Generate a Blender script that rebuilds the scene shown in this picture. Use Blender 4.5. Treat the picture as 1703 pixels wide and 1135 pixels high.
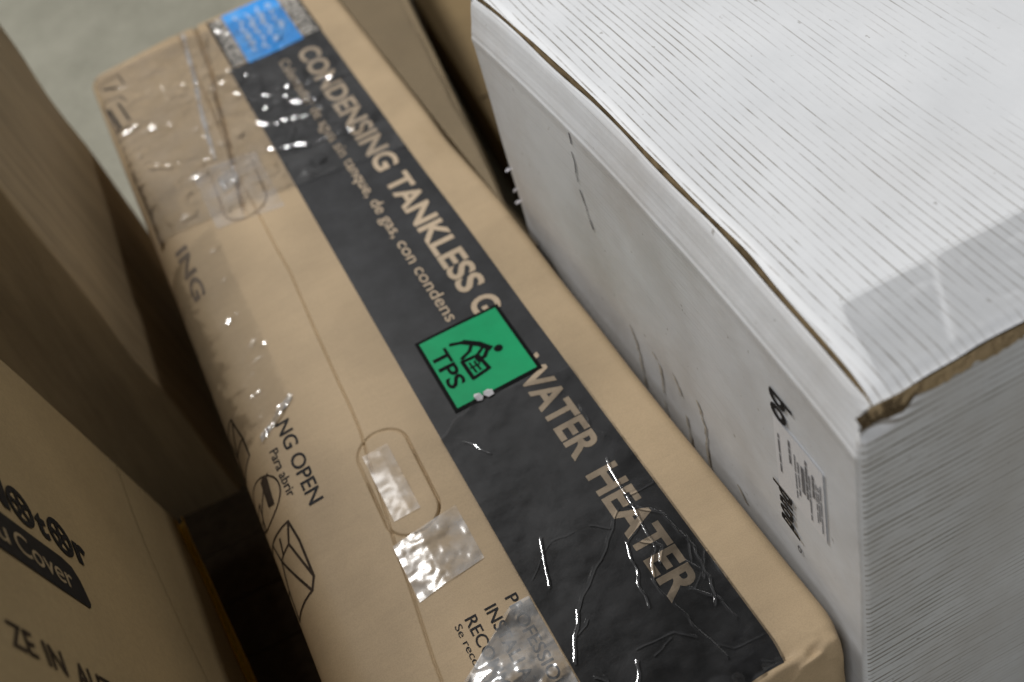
import bpy, bmesh, math, random
import numpy as np
from mathutils import Matrix, Vector

scene = bpy.context.scene
for o in list(bpy.data.objects):
    bpy.data.objects.remove(o)
COL = scene.collection

# ------------------------------------------------------------------ camera
AX = np.array([[0.8983829, -0.42488473, 0.11127056],
               [-0.3751112, -0.61045164, 0.69759615],
               [-0.22847265, -0.66844728, -0.70779833]])   # world axes in (right, down, forward)
CAM_H = 1.40
cam_data = bpy.data.cameras.new('camera')
cam = bpy.data.objects.new('camera', cam_data)
COL.objects.link(cam)
right, down, fwd = AX[:, 0], AX[:, 1], AX[:, 2]
cam.matrix_world = Matrix(((right[0], -down[0], -fwd[0], 0.0),
                           (right[1], -down[1], -fwd[1], 0.0),
                           (right[2], -down[2], -fwd[2], CAM_H),
                           (0, 0, 0, 1)))
cam_data.sensor_width = 36.0
cam_data.lens = 1955.0 / 1703.0 * 36.0
cam_data.clip_start = 0.02
cam_data.clip_end = 100.0
cam_data.dof.use_dof = True
cam_data.dof.focus_distance = 1.14
cam_data.dof.aperture_fstop = 2.9
cam_data.dof.aperture_blades = 7
scene.camera = cam

# ------------------------------------------------------------------ light: warehouse ceiling lamps and the hall's bounce
world = bpy.data.worlds.new('World')
scene.world = world
world.use_nodes = True
bgn = world.node_tree.nodes['Background']
bgn.inputs[0].default_value = (1.0, 0.95, 0.87, 1)
bgn.inputs[1].default_value = 0.065

def area(name, loc, target, sx, sy, power, col):
    l = bpy.data.lights.new(name, 'AREA')
    l.shape = 'RECTANGLE'
    l.size, l.size_y, l.energy, l.color = sx, sy, power, col
    o = bpy.data.objects.new(name, l)
    COL.objects.link(o)
    o.location = loc
    o.rotation_euler = (Vector(target) - Vector(loc)).to_track_quat('-Z', 'Y').to_euler()
    return o

area('ceiling_lamp', (-0.90, 3.6, 4.0), (0, 1.0, 0.4), 0.65, 0.40, 145, (1.0, 0.985, 0.965))
area('aisle_lamp', (3.2, 1.6, 3.8), (-0.3, 1.1, 0.7), 0.90, 0.60, 34, (1.0, 0.97, 0.93))
area('ceiling_lamp', (-1.75, 0.2, 4.3), (0, 0.9, 0.4), 1.2, 1.0, 14, (0.95, 0.98, 1.0))
area('ceiling_lamp', (-2.0, -2.5, 4.3), (0.2, 0.6, 0.4), 1.2, 1.0, 88, (0.98, 0.98, 1.0))

scene.view_settings.view_transform = 'Standard'
scene.view_settings.look = 'None'
scene.view_settings.gamma = 1.0
scene.view_settings.use_curve_mapping = False
scene.view_settings.exposure = 0.0
scene.render.engine = 'CYCLES'
scene.cycles.use_denoising = True
scene.cycles.max_bounces = 8
scene.cycles.transparent_max_bounces = 12
scene.cycles.sample_clamp_indirect = 6.0
scene.cycles.caustics_reflective = False
scene.cycles.caustics_refractive = False

# ------------------------------------------------------------------ numpy noise
def _h(ix, iy, seed):
    n = (ix.astype(np.int64) * 374761393 + iy.astype(np.int64) * 668265263 + seed * 1442695041) & 0xffffffff
    n = ((n ^ (n >> 13)) * 1274126177) & 0xffffffff
    return ((n ^ (n >> 16)) & 0xffff) / 65535.0

def vnoise(x, y, seed=0):
    x = np.asarray(x, float); y = np.asarray(y, float)
    ix = np.floor(x); iy = np.floor(y)
    fx = x - ix; fy = y - iy
    fx = fx * fx * fx * (fx * (6 * fx - 15) + 10); fy = fy * fy * fy * (fy * (6 * fy - 15) + 10)
    a = _h(ix, iy, seed); b = _h(ix + 1, iy, seed); c = _h(ix, iy + 1, seed); d = _h(ix + 1, iy + 1, seed)
    return ((a * (1 - fx) + b * fx) * (1 - fy) + (c * (1 - fx) + d * fx) * fy) * 2 - 1

def fbm(x, y, seed=0, oct=4):
    r = 0; a = 1.0
    for k in range(oct):
        r = r + a * vnoise(x * 2 ** k, y * 2 ** k, seed + 17 * k); a *= 0.5
    return r

def sstep(a, b, x):   # also falls from a to b when b < a
    t = np.clip((np.asarray(x, float) - a) / (b - a), 0, 1)
    return t * t * (3 - 2 * t)

# ------------------------------------------------------------------ materials
class NT:
    def __init__(self, name):
        self.m = bpy.data.materials.new(name)
        self.m.use_nodes = True
        self.t = self.m.node_tree
        self.n = self.t.nodes
        self.b = self.n['Principled BSDF']
        self.out = self.n['Material Output']
    def add(self, typ, **kw):
        x = self.n.new(typ)
        for k, v in kw.items():
            if isinstance(k, str) and hasattr(x, k):
                setattr(x, k, v)
        return x
    def link(self, a, b): self.t.links.new(a, b)
    def coord(self, scale=(1, 1, 1), rot=(0, 0, 0)):
        tc = self.add('ShaderNodeTexCoord'); mp = self.add('ShaderNodeMapping')
        mp.inputs['Scale'].default_value = scale; mp.inputs['Rotation'].default_value = rot
        self.link(tc.outputs['Object'], mp.inputs['Vector'])
        return mp.outputs['Vector']
    def noise(self, vec, scale, detail=4, rough=0.55):
        x = self.add('ShaderNodeTexNoise')
        x.inputs['Scale'].default_value = scale; x.inputs['Detail'].default_value = detail; x.inputs['Roughness'].default_value = rough
        self.link(vec, x.inputs['Vector'])
        return x.outputs['Fac']
    def ramp(self, fac, stops):
        x = self.add('ShaderNodeValToRGB')
        e = x.color_ramp.elements
        while len(e) < len(stops): e.new(0.5)
        for i, (p, c) in enumerate(stops):
            e[i].position = p; e[i].color = c if len(c) == 4 else (*c, 1)
        self.link(fac, x.inputs['Fac'])
        return x.outputs['Color']
    def mix(self, fac, a, b, mode='MIX'):
        x = self.add('ShaderNodeMix'); x.data_type = 'RGBA'; x.blend_type = mode
        for sock, v in ((x.inputs[0], fac), (x.inputs[6], a), (x.inputs[7], b)):
            if isinstance(v, (int, float)): sock.default_value = v
            elif isinstance(v, tuple): sock.default_value = v if len(v) == 4 else (*v, 1)
            else: self.link(v, sock)
        return x.outputs[2]
    def math(self, op, a, b=0.0):
        x = self.add('ShaderNodeMath'); x.operation = op
        for sock, v in ((x.inputs[0], a), (x.inputs[1], b)):
            if isinstance(v, (int, float)): sock.default_value = v
            else: self.link(v, sock)
        return x.outputs[0]
    def bump(self, h, strength, dist, prev=None):
        x = self.add('ShaderNodeBump')
        x.inputs['Strength'].default_value = strength; x.inputs['Distance'].default_value = dist
        self.link(h, x.inputs['Height'])
        if prev: self.link(prev, x.inputs['Normal'])
        return x.outputs['Normal']

def kraft(name, col, streak=(1, 1, 1), grime=0.25, rough=0.62, spec=0.3, streak_amt=0.35, bands=0.0):
    q = NT(name)
    v = q.coord(); vs = q.coord(scale=streak)
    big = q.noise(v, 5, 4); fib = q.noise(vs, 160, 3); spk = q.noise(v, 700, 2)
    dark = tuple(c * (1 - grime) for c in col); lite = tuple(min(1, c * 1.08) for c in col)
    c = q.ramp(big, [(0.33, dark), (0.62, lite)])
    c = q.mix(streak_amt, c, q.ramp(fib, [(0.3, tuple(x * 0.72 for x in col)), (0.7, lite)]))
    c = q.mix(0.22, c, q.ramp(spk, [(0.35, tuple(x * 0.6 for x in col)), (0.6, lite)]))
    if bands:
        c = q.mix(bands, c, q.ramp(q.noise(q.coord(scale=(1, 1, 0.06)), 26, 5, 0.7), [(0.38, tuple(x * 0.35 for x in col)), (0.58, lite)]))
    q.link(c, q.b.inputs['Base Color'])
    q.b.inputs['Roughness'].default_value = rough
    q.b.inputs['Specular IOR Level'].default_value = spec
    n1 = q.bump(q.noise(vs, 240, 4), 0.25, 0.0006)
    n2 = q.bump(q.noise(v, 22, 3), 0.25, 0.0016, n1)
    q.link(n2, q.b.inputs['Normal'])
    return q.m

def flat(name, col, rough=0.55, var=0.25, spec=0.4, scale=60):
    q = NT(name)
    v = q.coord()
    c = q.ramp(q.noise(v, scale, 5, 0.65), [(0.3, tuple(x * (1 - var) for x in col)), (0.7, tuple(min(1, x * (1 + var * 0.5)) for x in col))])
    q.link(c, q.b.inputs['Base Color'])
    q.b.inputs['Roughness'].default_value = rough
    q.b.inputs['Specular IOR Level'].default_value = spec
    q.link(q.bump(q.noise(v, 150, 3), 0.2, 0.0006), q.b.inputs['Normal'])
    return q.m

def film(name, haze=0.03, rough=0.12, bump=0.5, bscale=60, gain=1.6, base=0.02):
    q = NT(name)
    q.n.remove(q.b)
    v = q.coord()
    vor = q.add('ShaderNodeTexVoronoi'); vor.feature = 'SMOOTH_F1'
    vor.inputs['Scale'].default_value = bscale * 1.2
    q.link(v, vor.inputs['Vector'])
    n1 = q.bump(q.noise(v, bscale, 3, 0.6), bump, 0.004)
    n2 = q.bump(vor.outputs['Distance'], bump * 0.5, 0.004, n1)
    fr = q.add('ShaderNodeFresnel'); fr.inputs['IOR'].default_value = 1.5
    q.link(n2, fr.inputs['Normal'])
    fac = q.math('MINIMUM', q.math('ADD', q.math('MULTIPLY', fr.outputs[0], gain), base), 1.0)
    tr = q.add('ShaderNodeBsdfTransparent'); gl = q.add('ShaderNodeBsdfGlossy'); df = q.add('ShaderNodeBsdfDiffuse')
    gl.inputs['Roughness'].default_value = rough
    df.inputs['Color'].default_value = (0.85, 0.86, 0.88, 1)
    q.link(n2, gl.inputs['Normal'])
    hz = q.add('ShaderNodeMixShader')
    hm = q.math('MULTIPLY', q.ramp(q.noise(v, 28, 4), [(0.35, (0.2, 0.2, 0.2)), (0.7, (1.6, 1.6, 1.6))]), haze)
    q.link(hm, hz.inputs[0]); q.link(tr.outputs[0], hz.inputs[1]); q.link(df.outputs[0], hz.inputs[2])
    mx = q.add('ShaderNodeMixShader')
    q.link(fac, mx.inputs[0]); q.link(hz.outputs[0], mx.inputs[1]); q.link(gl.outputs[0], mx.inputs[2])
    q.link(mx.outputs[0], q.out.inputs['Surface'])
    return q.m

def white_card(name, axis, pitch, line_amt, edge_axis=None, edge_len=0.14, wob=0.004, relief=0.10, crest_lo=0.90, edge_amt=0.9, grime=0.3, fade=False):
    """white-faced corrugated board: flute relief along one direction, grime rubbed into the flute crests"""
    q = NT(name)
    tc = q.add('ShaderNodeTexCoord'); sx = q.add('ShaderNodeSeparateXYZ')
    q.link(tc.outputs['Object'], sx.inputs[0])
    ax = sx.outputs['XYZ'.index(axis)]
    v = tc.outputs['Object']
    # slight waviness of the flutes
    w = q.math('ADD', ax, q.math('MULTIPLY', q.noise(v, 2.5, 2), wob))
    ph = q.math('MULTIPLY', w, 2 * math.pi / pitch)
    wave = q.math('ADD', q.math('MULTIPLY', q.math('SINE', ph), 0.5), 0.5)
    crest = q.ramp(wave, [(crest_lo, (0, 0, 0)), (0.99, (1, 1, 1))])
    # per-flute randomness and long broken streaks
    idx = q.math('FLOOR', q.math('ADD', q.math('DIVIDE', w, pitch), 0.25))
    long_axis = 'Y' if axis == 'X' else ('X' if axis == 'Zx' else 'Y')
    cmb = q.add('ShaderNodeCombineXYZ')
    q.link(q.math('MULTIPLY', idx, 1.37), cmb.inputs[0])
    q.link(q.math('MULTIPLY', sx.outputs['XYZ'.index('Y' if axis == 'X' else 'X')], 9.0), cmb.inputs[1])
    q.link(q.math('MULTIPLY', sx.outputs['XYZ'.index('Y')], 6.0), cmb.inputs[2])
    st = q.noise(cmb.outputs[0], 1.0, 5, 0.7)
    region = q.noise(v, 3.2, 3)
    streak = q.ramp(q.math('ADD', q.math('MULTIPLY', st, 0.6), q.math('MULTIPLY', region, 0.5)), [(0.50, (0, 0, 0)), (0.66, (1, 1, 1))])
    amt = q.math('MULTIPLY', q.math('MULTIPLY', crest, streak), line_amt)
    if edge_axis:
        ex = q.math('ABSOLUTE', sx.outputs['XYZ'.index(edge_axis)])
        near = q.ramp(q.math('DIVIDE', q.math('ADD', ex, q.math('MULTIPLY', q.math('SUBTRACT', region, 0.5), edge_len * 1.2)), edge_len), [(0.05, (1, 1, 1)), (1.0, (0, 0, 0))])
        amt = q.math('ADD', amt, q.math('MULTIPLY', q.math('MULTIPLY', crest, near), q.math('MULTIPLY', q.ramp(st, [(0.36, (0.05, 0.05, 0.05)), (0.62, (1, 1, 1))]), edge_amt * 0.6)))
    amt = q.math('MINIMUM', amt, 0.85)
    basec = q.ramp(q.noise(v, 7, 5), [(0.3, (0.675, 0.695, 0.72)), (0.65, (0.755, 0.775, 0.80))])
    c = q.mix(amt, basec, (0.20, 0.18, 0.15))
    gr = q.ramp(q.noise(v, 4.5, 6, 0.65), [(0.42, (0, 0, 0)), (0.72, (1, 1, 1))])
    c = q.mix(q.math('MULTIPLY', gr, grime), c, (0.46, 0.43, 0.39))
    # specks and small scuffs
    sp = q.ramp(q.noise(q.coord(scale=(1, 0.6, 1) if axis == 'X' else (1, 1, 1)), 75, 3, 0.5), [(0.715, (0, 0, 0)), (0.76, (1, 1, 1))])
    c = q.mix(q.math('MULTIPLY', sp, 0.6), c, (0.22, 0.20, 0.17))
    q.link(c, q.b.inputs['Base Color'])
    q.b.inputs['Roughness'].default_value = 0.5
    q.b.inputs['Specular IOR Level'].default_value = 0.35
    hgt = wave
    if fade: hgt = q.math('MULTIPLY', wave, q.ramp(q.math('DIVIDE', q.math('ABSOLUTE', sx.outputs['XYZ'.index(edge_axis)]), edge_len), [(0.2, (1, 1, 1)), (1.3, (0.25, 0.25, 0.25))]))
    n1 = q.bump(hgt, relief, 0.0009)
    n2 = q.bump(q.noise(v, 30, 4), 0.25, 0.003, n1)
    q.link(n2, q.b.inputs['Normal'])
    return q.m

M = {}
M['kraft'] = kraft('kraft_board', (0.47, 0.352, 0.218), streak=(0.1, 1, 1), streak_amt=0.14)
M['kraft_print'] = kraft('kraft_unprinted_letter', (0.54, 0.425, 0.30), grime=0.15)
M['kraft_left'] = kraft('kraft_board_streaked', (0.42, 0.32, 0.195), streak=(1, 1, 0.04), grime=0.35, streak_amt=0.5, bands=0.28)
M['kraft_motor'] = kraft('kraft_board_yellowish', (0.42, 0.315, 0.172), grime=0.14)
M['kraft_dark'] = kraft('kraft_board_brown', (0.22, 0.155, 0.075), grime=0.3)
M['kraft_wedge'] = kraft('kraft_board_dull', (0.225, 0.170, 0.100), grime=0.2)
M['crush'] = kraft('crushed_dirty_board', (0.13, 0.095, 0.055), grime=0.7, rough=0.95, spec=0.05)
M['kraft_torn'] = kraft('kraft_torn_core', (0.34, 0.255, 0.145), grime=0.7, rough=0.9, spec=0.1)
M['ink'] = flat('black_ink', (0.016, 0.016, 0.018), rough=0.6, var=0.35, spec=0.12)
M['band'] = flat('black_band_ink', (0.033, 0.034, 0.037), rough=0.5, var=0.4, scale=22, spec=0.2)
M['ink_soft'] = flat('worn_black_ink', (0.05, 0.036, 0.026), rough=0.7, var=0.5, spec=0.1)
M['green'] = flat('green_sticker', (0.008, 0.37, 0.145), rough=0.55, var=0.10, scale=30, spec=0.15)
M['black_gloss'] = flat('sticker_black', (0.005, 0.006, 0.006), rough=0.7, var=0.2, spec=0.08)
M['yellow'] = flat('yellow_tape', (0.85, 0.50, 0.03), rough=0.4, var=0.15)
M['paint'] = flat('white_fleck', (0.82, 0.80, 0.84), rough=0.6, var=0.05)
M['badge_text'] = kraft('kraft_badge_letter', (0.40, 0.31, 0.19), grime=0.15)
M['sticker_white'] = flat('white_sticker', (0.80, 0.81, 0.84), rough=0.4, var=0.04)
M['pale_print'] = flat('pale_blue_print', (0.55, 0.68, 0.88), rough=0.4, var=0.2)
M['ink_grey'] = flat('grey_small_print', (0.16, 0.16, 0.17), rough=0.6, var=0.3)
M['scuff'] = flat('brown_scuff', (0.52, 0.48, 0.41), rough=0.8, var=0.4, scale=120)
M['film'] = film('clear_wrap_film', haze=0.012, rough=0.09, bump=0.05, bscale=40, gain=1.2, base=0.0)
M['film_side'] = film('clear_wrap_film_tight', haze=0.0, rough=0.1, bump=0.1, bscale=40, gain=0.55, base=0.0)
M['film_far'] = film('clear_wrap_film_loose', haze=0.035, bump=0.35, bscale=34, gain=1.5, base=0.0)
M['tape'] = film('clear_packing_tape', haze=0.17, rough=0.24, bump=0.10, bscale=26, gain=0.32, base=0.0)
M['tape_crinkled'] = film('crinkled_packing_tape', haze=0.24, rough=0.16, bump=0.14, bscale=26, gain=0.5, base=0.0)
M['tape_glitter'] = film('crinkled_shiny_tape', haze=0.28, rough=0.13, bump=0.22, bscale=26, gain=1.5)
M['tape_edge'] = film('lifted_tape_edge', haze=0.45, rough=0.2, bump=0.4, bscale=50, gain=1.5)
M['tape_clear'] = film('flat_clear_tape', haze=0.03, rough=0.3, bump=0.1, bscale=30, gain=0.35, base=0.0)
M['white_top'] = white_card('white_board_top', 'X', 0.0082, 0.62, relief=0.04, edge_axis='X', edge_len=0.22, edge_amt=1.1, crest_lo=0.86, grime=0.12)
M['white_body'] = white_card('white_board_side', 'Z', 0.0070, 0.32, edge_axis=None, relief=0.06, grime=0.55)
M['white_front'] = white_card('white_board_front', 'Z', 0.0078, 0.45, edge_axis='X', edge_len=0.16, relief=0.05, crest_lo=0.6, edge_amt=1.9, grime=0.6, fade=True)

def blue_mat():
    q = NT('blue_sticker')
    v = q.coord()
    c = q.ramp(q.noise(v, 30, 2, 0.5), [(0.45, (0.04, 0.34, 0.90)), (0.75, (0.16, 0.46, 0.93))])
    q.link(c, q.b.inputs['Base Color']); q.b.inputs['Roughness'].default_value = 0.3
    return q.m
M['blue'] = blue_mat()
def speck_mat():
    q = NT('speckled_print')
    v = q.coord()
    c = q.ramp(q.noise(v, 130, 3, 0.5), [(0.44, (0.05, 0.05, 0.05)), (0.56, (0.62, 0.58, 0.52))])
    q.link(c, q.b.inputs['Base Color']); q.b.inputs['Roughness'].default_value = 0.4
    return q.m
M['speckle'] = speck_mat()
def floor_mat():
    q = NT('polished_concrete')
    v = q.coord()
    c = q.ramp(q.noise(v, 5, 7, 0.65), [(0.3, (0.25, 0.245, 0.195)), (0.62, (0.36, 0.35, 0.285))])
    c = q.mix(0.3, c, q.ramp(q.noise(v, 60, 4), [(0.35, (0.24, 0.235, 0.19)), (0.65, (0.40, 0.39, 0.32))]))
    q.link(c, q.b.inputs['Base Color']); q.b.inputs['Roughness'].default_value = 0.42
    q.link(q.bump(q.noise(v, 40, 4), 0.15, 0.003), q.b.inputs['Normal'])
    return q.m
M['floor'] = floor_mat()

# ------------------------------------------------------------------ object helpers
def tag(o, label=None, cat=None, group=None, kind=None):
    for k, v in (('label', label), ('category', cat), ('group', group), ('kind', kind)):
        if v: o[k] = v
    return o

def thing(name, label, cat, loc=(0, 0, 0)):
    o = bpy.data.objects.new(name, None)
    o.empty_display_size = 0.05
    o.location = loc
    COL.objects.link(o)
    return tag(o, label, cat)

def mesh_obj(name, verts, faces, mat, parent=None, smooth=False, label=None):
    """verts in world metres; the object keeps an identity frame below its parent"""
    me = bpy.data.meshes.new(name)
    me.from_pydata([tuple(map(float, v)) for v in verts], [], [tuple(map(int, f)) for f in faces])
    me.materials.append(mat)
    if smooth: me.polygons.foreach_set('use_smooth', [True] * len(me.polygons))
    me.update()
    o = bpy.data.objects.new(name, me)
    COL.objects.link(o)
    if parent is not None:
        o.parent = parent
        r = parent
        off = Vector((0, 0, 0))
        while r is not None:
            off += r.location; r = r.parent
        me.transform(Matrix.Translation(-off))
    if label: o['label'] = label
    return o

def grid_faces(nr, nc):
    i = np.arange(nr - 1)[:, None]; j = np.arange(nc - 1)[None, :]
    a = (i * nc + j).ravel()
    return np.stack([a, a + 1, a + nc + 1, a + nc], 1)

def grid_obj(name, P, mat, parent, flip=False, smooth=True, label=None):
    nr, nc = P.shape[:2]
    f = grid_faces(nr, nc)
    if flip: f = f[:, ::-1]
    V = P.reshape(-1, 3)
    me = bpy.data.meshes.new(name)
    me.vertices.add(len(V)); me.vertices.foreach_set('co', V.ravel())
    me.loops.add(f.size); me.loops.foreach_set('vertex_index', f.ravel().astype(np.int32))
    me.polygons.add(len(f)); me.polygons.foreach_set('loop_start', np.arange(0, f.size, 4, dtype=np.int32))
    me.polygons.foreach_set('loop_total', np.full(len(f), 4, dtype=np.int32))
    me.update(calc_edges=True); me.validate()
    me.polygons.foreach_set('use_smooth', np.full(len(f), smooth))
    me.materials.append(mat)
    o = bpy.data.objects.new(name, me); COL.objects.link(o)
    if parent is not None:
        o.parent = parent
        off = Vector((0, 0, 0)); r = parent
        while r is not None: off += r.location; r = r.parent
        me.transform(Matrix.Translation(-off))
    if label: o['label'] = label
    return o

def text_geo(txt, x0, x1, y0, y1, bold=0.0, cut=0.01, shear=0.0):
    """flat letter outlines fitted to a box in the printed sheet's own coordinates"""
    cu = bpy.data.curves.new('tmp', 'FONT')
    cu.body = txt; cu.size = 1.0; cu.offset = bold; cu.fill_mode = 'FRONT'; cu.resolution_u = 4
    cu.shear = shear
    o = bpy.data.objects.new('tmp', cu); COL.objects.link(o)
    bpy.context.view_layer.update()
    me = bpy.data.meshes.new_from_object(o.evaluated_get(bpy.context.evaluated_depsgraph_get()))
    bpy.data.objects.remove(o); bpy.data.curves.remove(cu)
    bm = bmesh.new(); bm.from_mesh(me); bpy.data.meshes.remove(me)
    xs = [v.co.x for v in bm.verts]
    capy = 0.70   # cap height of the built-in face
    ax, bx = min(xs), max(xs)
    for v in bm.verts:
        v.co.x = x0 + (v.co.x - ax) / (bx - ax) * (x1 - x0)
        v.co.y = y0 + v.co.y / capy * (y1 - y0)
        v.co.z = 0
    bisect(bm, cut)
    V = np.array([v.co[:2] for v in bm.verts]); bm.verts.index_update()
    F = [[v.index for v in f.verts] for f in bm.faces]
    bm.free()
    return V, F

def bisect(bm, cut):
    for a in (0, 1):
        lo = min(v.co[a] for v in bm.verts); hi = max(v.co[a] for v in bm.verts)
        k = math.floor(lo / cut) + 1
        while k * cut < hi:
            co = [0, 0, 0]; no = [0, 0, 0]; co[a] = k * cut; no[a] = 1
            bmesh.ops.bisect_plane(bm, geom=bm.verts[:] + bm.edges[:] + bm.faces[:], dist=1e-7, plane_co=co, plane_no=no)
            k += 1

def stroke_geo(lines, width, cut=0.008):
    """flat strokes of constant width along polylines"""
    V = []; F = []
    for L in lines:
        w = width
        if isinstance(L, tuple): L, w = L
        for (a, b) in zip(L[:-1], L[1:]):
            a = np.array(a, float); b = np.array(b, float)
            ln = np.linalg.norm(b - a); d = (b - a) / ln; n = np.array([-d[1], d[0]]) * w / 2
            a2 = a - d * w * 0.3; b2 = b + d * w * 0.3
            k = max(1, int(math.ceil(ln / cut)))
            for i in range(k + 1):
                p = a2 + (b2 - a2) * i / k
                V += [p - n, p + n]
                if i:
                    m = len(V); F.append([m - 4, m - 2, m - 1, m - 3])
    return np.array(V), F

def poly_geo(pts, cut=0.008):
    bm = bmesh.new()
    bm.faces.new([bm.verts.new((x, y, 0)) for x, y in pts])
    bmesh.ops.triangulate(bm, faces=bm.faces[:])
    bisect(bm, cut)
    V = np.array([v.co[:2] for v in bm.verts]); bm.verts.index_update()
    F = [[v.index for v in f.verts] for f in bm.faces]
    bm.free()
    return V, F

def join_geo(*gs):
    V = []; F = []; n = 0
    for v, f in gs:
        V.append(v); F += [[i + n for i in q] for q in f]; n += len(v)
    return np.concatenate(V), F

def ring(cx, cy, r, n=28, ry=None):
    ry = ry or r
    return [(cx + r * math.cos(2 * math.pi * i / n), cy + ry * math.sin(2 * math.pi * i / n)) for i in range(n + 1)]

# ------------------------------------------------------------------ floor
fl = mesh_obj('floor', [(-6, -5, 0), (6, -5, 0), (6, 9, 0), (-6, 9, 0)], [(0, 1, 2, 3)], M['floor'])
tag(fl, kind='structure')

# ================================================================== water heater carton
HN = math.sqrt(1 + 0.044 ** 2)
HO = np.array([-0.044, 1.0]); HU = np.array([0.044, -1.0]) / HN; HV = np.array([1.0, 0.044]) / HN
H_TOP = 0.40
S0, S1 = -1.055, 0.543
VL, RL = -0.107, 0.055      # where the left edge starts to round over, its radius
VR, RR = 0.286, 0.013
R_END = 0.013

CREASE_S = [-1.10, -1.02, -0.75, -0.53, -0.285, 0.043, 0.16, 0.36, 0.60]
CREASE_V = [0.024, 0.020, 0.011, 0.001, 0.003, -0.009, -0.024, -0.046, -0.060]
SLIT_S = [-1.10, -1.02, -0.88, -0.65, -0.50, -0.45]
SLIT_V = [0.056, 0.051, 0.040, 0.010, -0.012, -0.016]

def stadium(s, v, cs, cv, hl, hw, tilt=0.0):
    a = s - cs; b = v - cv - tilt * a
    a2 = np.maximum(np.abs(a) - (hl - hw), 0)
    return np.abs(np.sqrt(a2 ** 2 + b ** 2) - hw)

def heater_local(s, t, grooves=False):
    """(s along the carton towards the near end, t across along the board) -> local s, v, height below/above the top plane"""
    s = np.asarray(s, float); t = np.asarray(t, float)
    RL = 0.055 - 0.028 * sstep(-0.35, -0.95, s); VL = -0.162 + RL
    arcL = RL * math.pi / 2; arcR = RR * math.pi / 2
    thL = np.clip((VL - t) / RL, 0, math.pi / 2)
    thR = np.clip((t - VR) / RR, 0, math.pi / 2)
    v = np.clip(t, VL, VR) - RL * np.sin(thL) + RR * np.sin(thR)
    w = -RL * (1 - np.cos(thL)) - RR * (1 - np.cos(thR))
    w = w - np.maximum(VL - arcL - t, 0) - np.maximum(t - VR - arcR, 0)
    # near and far ends round over too
    thE = np.clip((s - S1) / R_END, 0, math.pi / 2)
    thF = np.clip((S0 - s) / 0.012, 0, math.pi / 2)
    ss = np.clip(s, S0, S1) + R_END * np.sin(thE) - 0.012 * np.sin(thF)
    w = w - R_END * (1 - np.cos(thE)) - 0.012 * (1 - np.cos(thF))
    w = w - np.maximum(s - S1 - R_END * math.pi / 2, 0) - np.maximum(S0 - 0.012 * math.pi / 2 - s, 0)
    # the left third of the panel sags away from the score line
    sag = np.maximum(0.0 - v, 0)
    w = w - 0.07 * sag - 0.10 * sag ** 2 * sstep(-0.3, 0.5, s)
    # soft dents
    w = w + 0.0011 * vnoise(s * 6, t * 9, 3) + 0.0004 * vnoise(s * 15, t * 20, 8)
    v = v + 0.0030 * vnoise(s * 5 + 3, t * 0, 5) * sstep(0.20, 0.29, t)
    v = v - 0.012 * sstep(0.51, 0.575, s) * sstep(0.18, 0.29, t)
    w = w - 0.006 * np.exp(-((s + 0.42) / 0.05) ** 2) * sstep(0.262, 0.296, t)
    # crumpled near end
    cr = sstep(0.515, 0.58, s)
    w = w + cr * (0.009 * vnoise(s * 55, t * 34, 11) + 0.005 * vnoise(s * 110, t * 70, 13) - 0.004)
    ss = ss + cr * 0.006 * vnoise(t * 18, s * 20, 12)
    if grooves:
        vc = np.interp(s, CREASE_S, CREASE_V) + 0.0007 * vnoise(s * 14, 0 * s, 21)
        w = w - (0.0034 + 0.003 * sstep(-0.35, -0.6, s)) * np.exp(-((t - vc) / 0.0010) ** 2)
        vs = np.interp(s, SLIT_S, SLIT_V) + 0.0015 * vnoise(s * 20, 0 * s, 23)
        w = w - 0.0090 * np.exp(-((t - vs) / 0.0028) ** 2) * sstep(-0.44, -0.50, s)
        d2 = stadium(s, t, 0.134, 0.003, 0.080, 0.031, -0.02)
        w = w - 0.0080 * np.exp(-(d2 / 0.0011) ** 2) * (0.35 + 0.65 * sstep(-0.2, 0.5, vnoise(s * 22, t * 22, 31)))
        ins2 = (np.abs(s - 0.134) < 0.078) & (np.abs(t - 0.003) < 0.030)
        w = w - np.where(ins2, 0.004 * np.exp(-((t - 0.003) / 0.016) ** 2) * np.exp(-((s - 0.134) / 0.05) ** 2), 0)
        d1 = stadium(s, t, -0.530, -0.006, 0.082, 0.034, -0.06)
        w = w - 0.0080 * np.exp(-(d1 / 0.0011) ** 2) * sstep(-0.62, -0.52, s)
    w = np.maximum(w, -0.399)
    return ss, v, w

def heater_pt(s, t, off=0.0, grooves=False):
    s = np.asarray(s, float); t = np.asarray(t, float); off = np.asarray(off, float) + 0 * s
    def P(s, t, g=False):
        a, b, c = heater_local(s, t, g)
        return np.stack([HO[0] + HU[0] * a + HV[0] * b, HO[1] + HU[1] * a + HV[1] * b, H_TOP + c], -1)
    p = P(s, t, grooves)
    if np.any(off != 0):
        e = 0.002
        n = np.cross(P(s, t + e) - P(s, t - e), P(s - e, t) - P(s + e, t))
        n /= np.linalg.norm(n, axis=-1, keepdims=True) + 1e-12
        p = p + n * off[..., None]
    return p

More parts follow.
